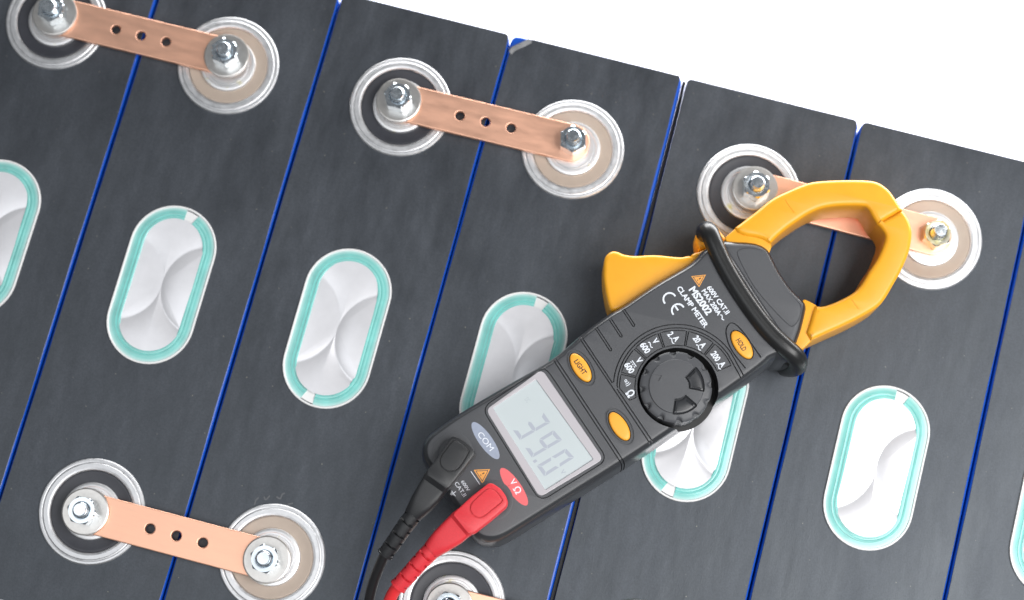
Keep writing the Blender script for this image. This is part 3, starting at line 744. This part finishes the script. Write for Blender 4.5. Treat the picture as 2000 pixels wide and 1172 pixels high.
# jaws, trigger, head
JZ = 29.5
def jawblock(outline, z0, z1, b, name, mt, n=5, bb=None, ang=40, label=None):
    p = smooth([Vector((q.x, q.y, 0)) for q in outline], n)
    return part(name, mk(name, *prism(p, bev(z0, z1, b, bb)), mt, ang), label=label)
uo = [(1436, 443.5), (1475, 414), (1507.5, 388), (1540, 371.5), (1576, 357), (1605, 352), (1657, 350), (1696, 351), (1717, 355.7), (1736, 369), (1751, 389), (1763.6, 408.6)]
ui = [(1714.5, 435), (1707, 418), (1697, 401), (1684, 396.5), (1637.5, 397), (1605, 402), (1579, 413), (1556, 428), (1537, 442), (1517, 460), (1505, 474), (1491, 465), (1475, 461.5), (1449, 457), (1438, 451)]
def straightpoly(lst, z, corner=()):
    out = []
    for i, q in enumerate(lst):
        out.append(P(*q, z))
    return out
def jawpoly(segs_, z):
    """open polylines smoothed separately, joined with sharp corners"""
    out = []
    for s in segs_: out += smooth([P(*q, z) for q in s], 5, False)
    return out
up = jawpoly([uo, [(1714.8, 437), (1706, 423), (1696, 406), (1683, 400.5), (1637.5, 401), (1606, 406), (1581, 416.5), (1558, 431), (1538, 445), (1518, 462), (1506, 475)], [(1491, 466), (1475, 461.5), (1456, 458.5), (1443, 453)]], JZ)
def jawmark(l):
    p = smooth(pts(Z1, JZ, l), 4, False)
    return sweep([Vector((q.x, q.y, JZ + .1)) for q in p], [(-.1, -.35), (.1, -.35), (.1, .2), (-.1, .2)])
part('jaw', cut(prism(up, bev(7.4, JZ, 1.9, 1.2)), [jawmark([(1178, 212), (1200, 250), (1234, 294)])], M['yellow'], 'jaw', 40), label='upper yellow jaw half beside the split')
lo = jawpoly([[(1763.2, 409.2), (1774.8, 426), (1782, 450), (1780.5, 472.7), (1775, 495.5), (1761, 528), (1744.7, 557), (1728.5, 584), (1712, 601), (1670, 625.5), (1610, 653), (1585, 664.5)], [(1576, 649), (1584, 625), (1589, 607)],
              [(1594, 596.5), (1611, 596.5), (1637.5, 587), (1667, 571), (1683, 555), (1699, 529), (1715.5, 503), (1727, 475), (1730, 459), (1723.5, 446), (1713.8, 435.4)]], JZ)
part('jaw', cut(prism(lo, bev(7.4, JZ, 1.9, 1.2)), [jawmark([(1566, 790), (1590, 832), (1620, 872)])], M['yellow'], 'jaw', 40), label='lower yellow jaw half nearer the hand guard')
cz = 27.6
part('jaw_collar', mk('jaw_collar', *prism(roundpoly([P(*q, cz) for q in [(1415, 465), (1438, 444), (1470, 440), (1500, 460), (1508, 481), (1500, 500), (1462, 494), (1425, 485)]], 1.0, 4), bev(9, cz, .6)), M['yellow'], 40))
part('jaw_collar', mk('jaw_collar', *prism(roundpoly([P(*q, cz) for q in [(1570, 583), (1594, 595), (1606, 610), (1602, 640), (1587, 664), (1567, 683.5), (1548, 676), (1540, 640), (1555, 610)]], 1.0, 4), bev(9, cz, .6)), M['yellow'], 40))
tz = 27.0
tg = pts(RD, tz, [(150, 270), (185, 195), (260, 145), (340, 150), (440, 190), (600, 208), (800, 196), (960, 201), (1100, 216), (1250, 226), (1370, 208), (1430, 250), (1440, 330), (1400, 400), (1120, 580), (820, 740), (500, 930), (380, 985), (280, 1008), (230, 970), (180, 800), (143, 560), (140, 400)])
part('trigger', mk('trigger', *prism(smooth([Vector((q.x, q.y, 0)) for q in tg], 5), bev(8, tz, 1.7, 1.2)), M['yellow'], 40))
lv = pts(RD, 26, [(1390, 215), (1440, 180), (1500, 165), (1590, 120), (1625, 88), (1660, 130), (1600, 230), (1500, 310), (1400, 390), (1375, 330)])
lever = part('lever', mk('lever', *prism(smooth([Vector((q.x, q.y, 0)) for q in lv], 4), bev(8, 26.6, 1.0)), M['yellow'], 40))
hk = pts(RB, 20, [(262, 480), (268, 350), (325, 262), (420, 228), (505, 258), (580, 350), (640, 440), (560, 560), (470, 600), (400, 548), (330, 570), (290, 565)])
part('lever_hook', mk('lever_hook', *prism(smooth([Vector((q.x, q.y, 0)) for q in hk], 5), bev(5, 20, 1.6)), M['yellow'], 40))
hz = 30.2
hd = jawpoly([[(1416.5, 467.5), (1440, 469.5), (1462, 470.5), (1481.5, 474), (1498, 482.5), (1507.5, 495.5), (1524, 528), (1546.5, 560.5), (1569, 583), (1576, 596), (1574, 612.5), (1566, 645), (1556, 673)], [(1545, 682), (1520, 660), (1470, 592), (1430, 530), (1400, 476)]], hz)
def head_levels(): return [(7, -1.0), (8, 0), (hz - 3.2, 0), (hz - 2.2, -.25), (hz - 1.2, -.8), (hz - .5, -1.5), (hz - .1, -2.3), (hz, -3.0)]
pl = smooth(pts(Z1, hz, [(893, 545), (905, 518), (960, 506), (1040, 518), (1080, 548), (1102, 600), (1150, 688), (1220, 788), (1265, 840), (1274, 880), (1257, 940), (1232, 970), (1200, 968), (1100, 868), (1000, 748), (930, 628)]), 5)
gr = sweep([Vector((q.x, q.y, hz + .25)) for q in pl], [(-.17, -.65), (.17, -.65), (.17, .3), (-.17, .3)], closed=True)
hc = cut(prism(hd, head_levels()), [gr], M['body'], 'head_cover', 30); smooth_dark_sides(hc, hz - .6); part('head_cover', hc)
# hand guard: thick black tube over the shoulder, its ends bent down the flanks
gz = 33.2
gp = [P(1384, 466, 8), P(1377, 456, 20), P(1379, 450, 28), P(1386, 455, 32), P(1394, 474, gz), P(1411, 512, gz), P(1436, 556, gz), P(1468, 604, gz), P(1501, 646, gz), P(1533, 677, gz), P(1549, 691, 32.2), P(1558, 703, 29), P(1557, 714, 23), P(1547, 719, 14), P(1534, 718, 6)]
gp = smooth(gp, 6, False)
part('hand_guard', mk('hand_guard', *tube(gp, [3.55] * len(gp), 28), M['dark'], 50))
fl = [P(*q, 18) for q in [(1392, 478), (1404, 470), (1440, 520), (1480, 585), (1520, 640), (1556, 690), (1566, 708), (1556, 722), (1535, 720), (1515, 706), (1490, 670), (1440, 590)]]
part('guard_flange', mk('guard_flange', *prism(smooth([Vector((q.x, q.y, 0)) for q in fl], 4), bev(3, 25, 1.5)), M['dark'], 40))
for c, s in (((884, 884), 0), ((962, 978), 0)):
    q = P(*c, FZ); o = part('jack_ring', mk('jack_ring', *lathe([(5.0, FZ - .3), (5.0, FZ + .05), (5.3, FZ + .12), (7.2, FZ + .12), (7.6, FZ + .05), (7.8, FZ - .2)], 64, closed=True), M['body'], 40))
    o.location = (Vector((q.x, q.y, 0)) - ORG) * MM

# ------------------------------------------------------------------ test leads
def loft(secs_, n=36):
    """secs: (centre, side, up, half width, z bottom, z top, exponent)"""
    V = []; F = []
    for c, s, hw, zb, zt, e in secs_:
        zc = (zb + zt) / 2; hh = (zt - zb) / 2
        for k in range(n):
            a = 2 * math.pi * k / n; ca, sa = math.cos(a), math.sin(a)
            x = math.copysign(abs(ca) ** (2 / e), ca) * hw; y = math.copysign(abs(sa) ** (2 / e), sa) * hh
            q = Vector((c.x, c.y, 0)) + s * x; V.append((q.x, q.y, zc + y))
    for i in range(len(secs_) - 1):
        for k in range(n): k2 = (k + 1) % n; F.append((i * n + k, i * n + k2, (i + 1) * n + k2, (i + 1) * n + k))
    F.append(tuple(range(n))); F.append(tuple((len(secs_) - 1) * n + k for k in range(n))[::-1])
    return V, F
def relief(path, r0, r1, n=48, grooves=4):
    """ribbed strain relief: slots over the top alternate with slots at both sides"""
    p = smooth(path, 40, False); N = len(p); V = []; F = []
    u = Vector((0, 0, 1)); 
    for i in range(N):
        t = (p[min(i + 1, N - 1)] - p[max(i - 1, 0)]).normalized(); uu = (u - t * u.dot(t)).normalized(); s = t.cross(uu)
        f = i / (N - 1); r = r0 + (r1 - r0) * f
        ph = f * grooves * 2 + .6; k = int(ph) % 2; d = abs((ph % 1) - .5)
        if f > .95: r += .25
        for j in range(n):
            a = 2 * math.pi * j / n; side = abs(math.cos(a))
            on = (side < .86 if k == 0 else side > .72)
            g = 1.3 if (d < .12 and on and .04 < f < .93) else 0.0
            V.append(p[i] + (s * math.cos(a) + uu * math.sin(a)) * (r - g))
    for i in range(N - 1):
        for k in range(n): k2 = (k + 1) % n; F.append((i * n + k, i * n + k2, (i + 1) * n + k2, (i + 1) * n + k))
    F.append(tuple(range(n))[::-1]); F.append(tuple((N - 1) * n + k for k in range(n)))
    return V, F
PT = 41.5
def lead(name, label, head, pad, neck, rel, cable, mt, mc, rcab):
    base = P(*head[0], 33); base.z = 33.3
    root = tag(empty(name, base), label, 'test lead', 'test leads plugged into the meter')
    h = roundpoly([P(*q, PT) for q in head], 1.1, 4)
    plug = put('plug', cut(prism(h, [(33.4, .1), (34.6, .3), (37.0, .34), (37.1, .0), (37.5, .0), (37.6, .34), (39.3, .3), (39.5, .0), (PT - .3, 0), (PT - .1, -.08), (PT, -.3)]),
        [sweep([Vector((q.x, q.y, PT + .2)) for q in smooth([P(*q, PT) for q in pad], 4)], [(-.22, -.8), (.22, -.8), (.22, .3), (-.22, .3)], closed=True)], mt, 'plug', 25), root, base=base)
    pd = offset(ccw(flat(smooth([P(*q, PT) for q in pad], 4))), -.22)
    gp_ = put('grip_pad', mk('grip_pad', *prism(pd, [(PT - .3, 0), (PT + .05, 0), (PT + .14, -.1), (PT + .17, -.3)]), mt, 30), plug)
    ax = Vector((neck[-1][0] - neck[0][0], neck[-1][1] - neck[0][1])).normalized()
    S = []
    for x, y, hw, zb, zt, e in neck:
        a = P(x, y, (zb + zt) / 2); b = P(x - ax.y * 10, y + ax.x * 10, (zb + zt) / 2); s = (b - a); s.z = 0; s.normalize()
        S.append((a, s, hw * PXMM, zb, zt, e))
    put('plug_neck', mk('plug_neck', *loft(S), mt, 32), root, base=base)
    put('strain_relief', mk('strain_relief', *relief([P(*q) for q in rel[0]], rel[1], rel[2]), mt, 40), root, base=base)
    cp = smooth([P(*q) for q in cable], 8, False)
    put('cable', mk('cable', *tube(cp, [rcab] * len(cp), 24), mc, 50), root, base=base)
lead('black_test_lead', 'black test lead plugged into the COM jack', [RA(*q) for q in [(690, 280), (725, 266), (800, 293), (900, 350), (1000, 440), (1055, 515), (1055, 565), (880, 800), (640, 1100), (585, 1120), (285, 900), (290, 830), (480, 580)]],
     [RA(*q) for q in [(695, 358), (740, 340), (830, 370), (920, 440), (970, 508), (958, 555), (880, 690), (800, 795), (740, 833), (660, 845), (580, 822), (522, 765), (498, 685), (512, 605), (600, 475)]],
     [(860, 931, 27, 33.6, 41.2, 7), (852, 942, 27, 33.2, 41.0, 7), (847, 950, 26.5, 33, 39.2, 6), (838, 963, 26, 32, 38.8, 5), (824, 983, 23.5, 30.5, 38.3, 4), (812, 999, 19.5, 29.8, 37.4, 2.8), (805, 1008, 17, 29.6, 36.6, 2.1)],
     ([(812, 1000, 33.2), (790, 1029, 31.5), (770, 1058, 29.5), (752, 1083, 27.5)], 3.35, 2.95), [(760, 1072, 28.2), (751, 1085, 27.3), (742, 1105, 25), (732, 1130, 22), (724, 1158, 19), (720, 1185, 16), (718, 1225, 12)], M['black'], M['black_cable'], 1.95)
lead('red_test_lead', 'red test lead plugged into the volt jack', [(955, 944), (962, 945), (976, 954), (987, 969), (990.5, 981), (988, 989), (955, 1017), (925, 1040), (914, 1042), (885, 1006), (889, 1000), (920, 971)],
     [Z4(*q) for q in [(862, 455), (890, 447), (925, 462), (962, 508), (966, 532), (900, 588), (850, 626), (815, 637), (778, 618), (760, 580), (770, 543), (810, 500)]],
     [(913, 1015, 27.5, 33.6, 41.2, 7), (902, 1024, 27.5, 33.2, 41.0, 7), (896, 1029, 27, 33, 39.4, 6), (884, 1040, 26.5, 32, 38.8, 5), (864, 1056, 23.5, 30.5, 38.2, 4), (850, 1068, 20.5, 29.6, 37.3, 2.8), (841, 1076, 18, 29.2, 36.6, 2.1)],
     ([(850, 1068, 33.0), (825, 1093, 31.5), (800, 1121, 29.5), (777, 1146, 27.5)], 3.45, 3.1), [(785, 1136, 28.2), (776, 1147, 27.2), (766, 1162, 25), (757, 1185, 22), (750, 1215, 18)], M['red'], M['red_cable'], 2.3)
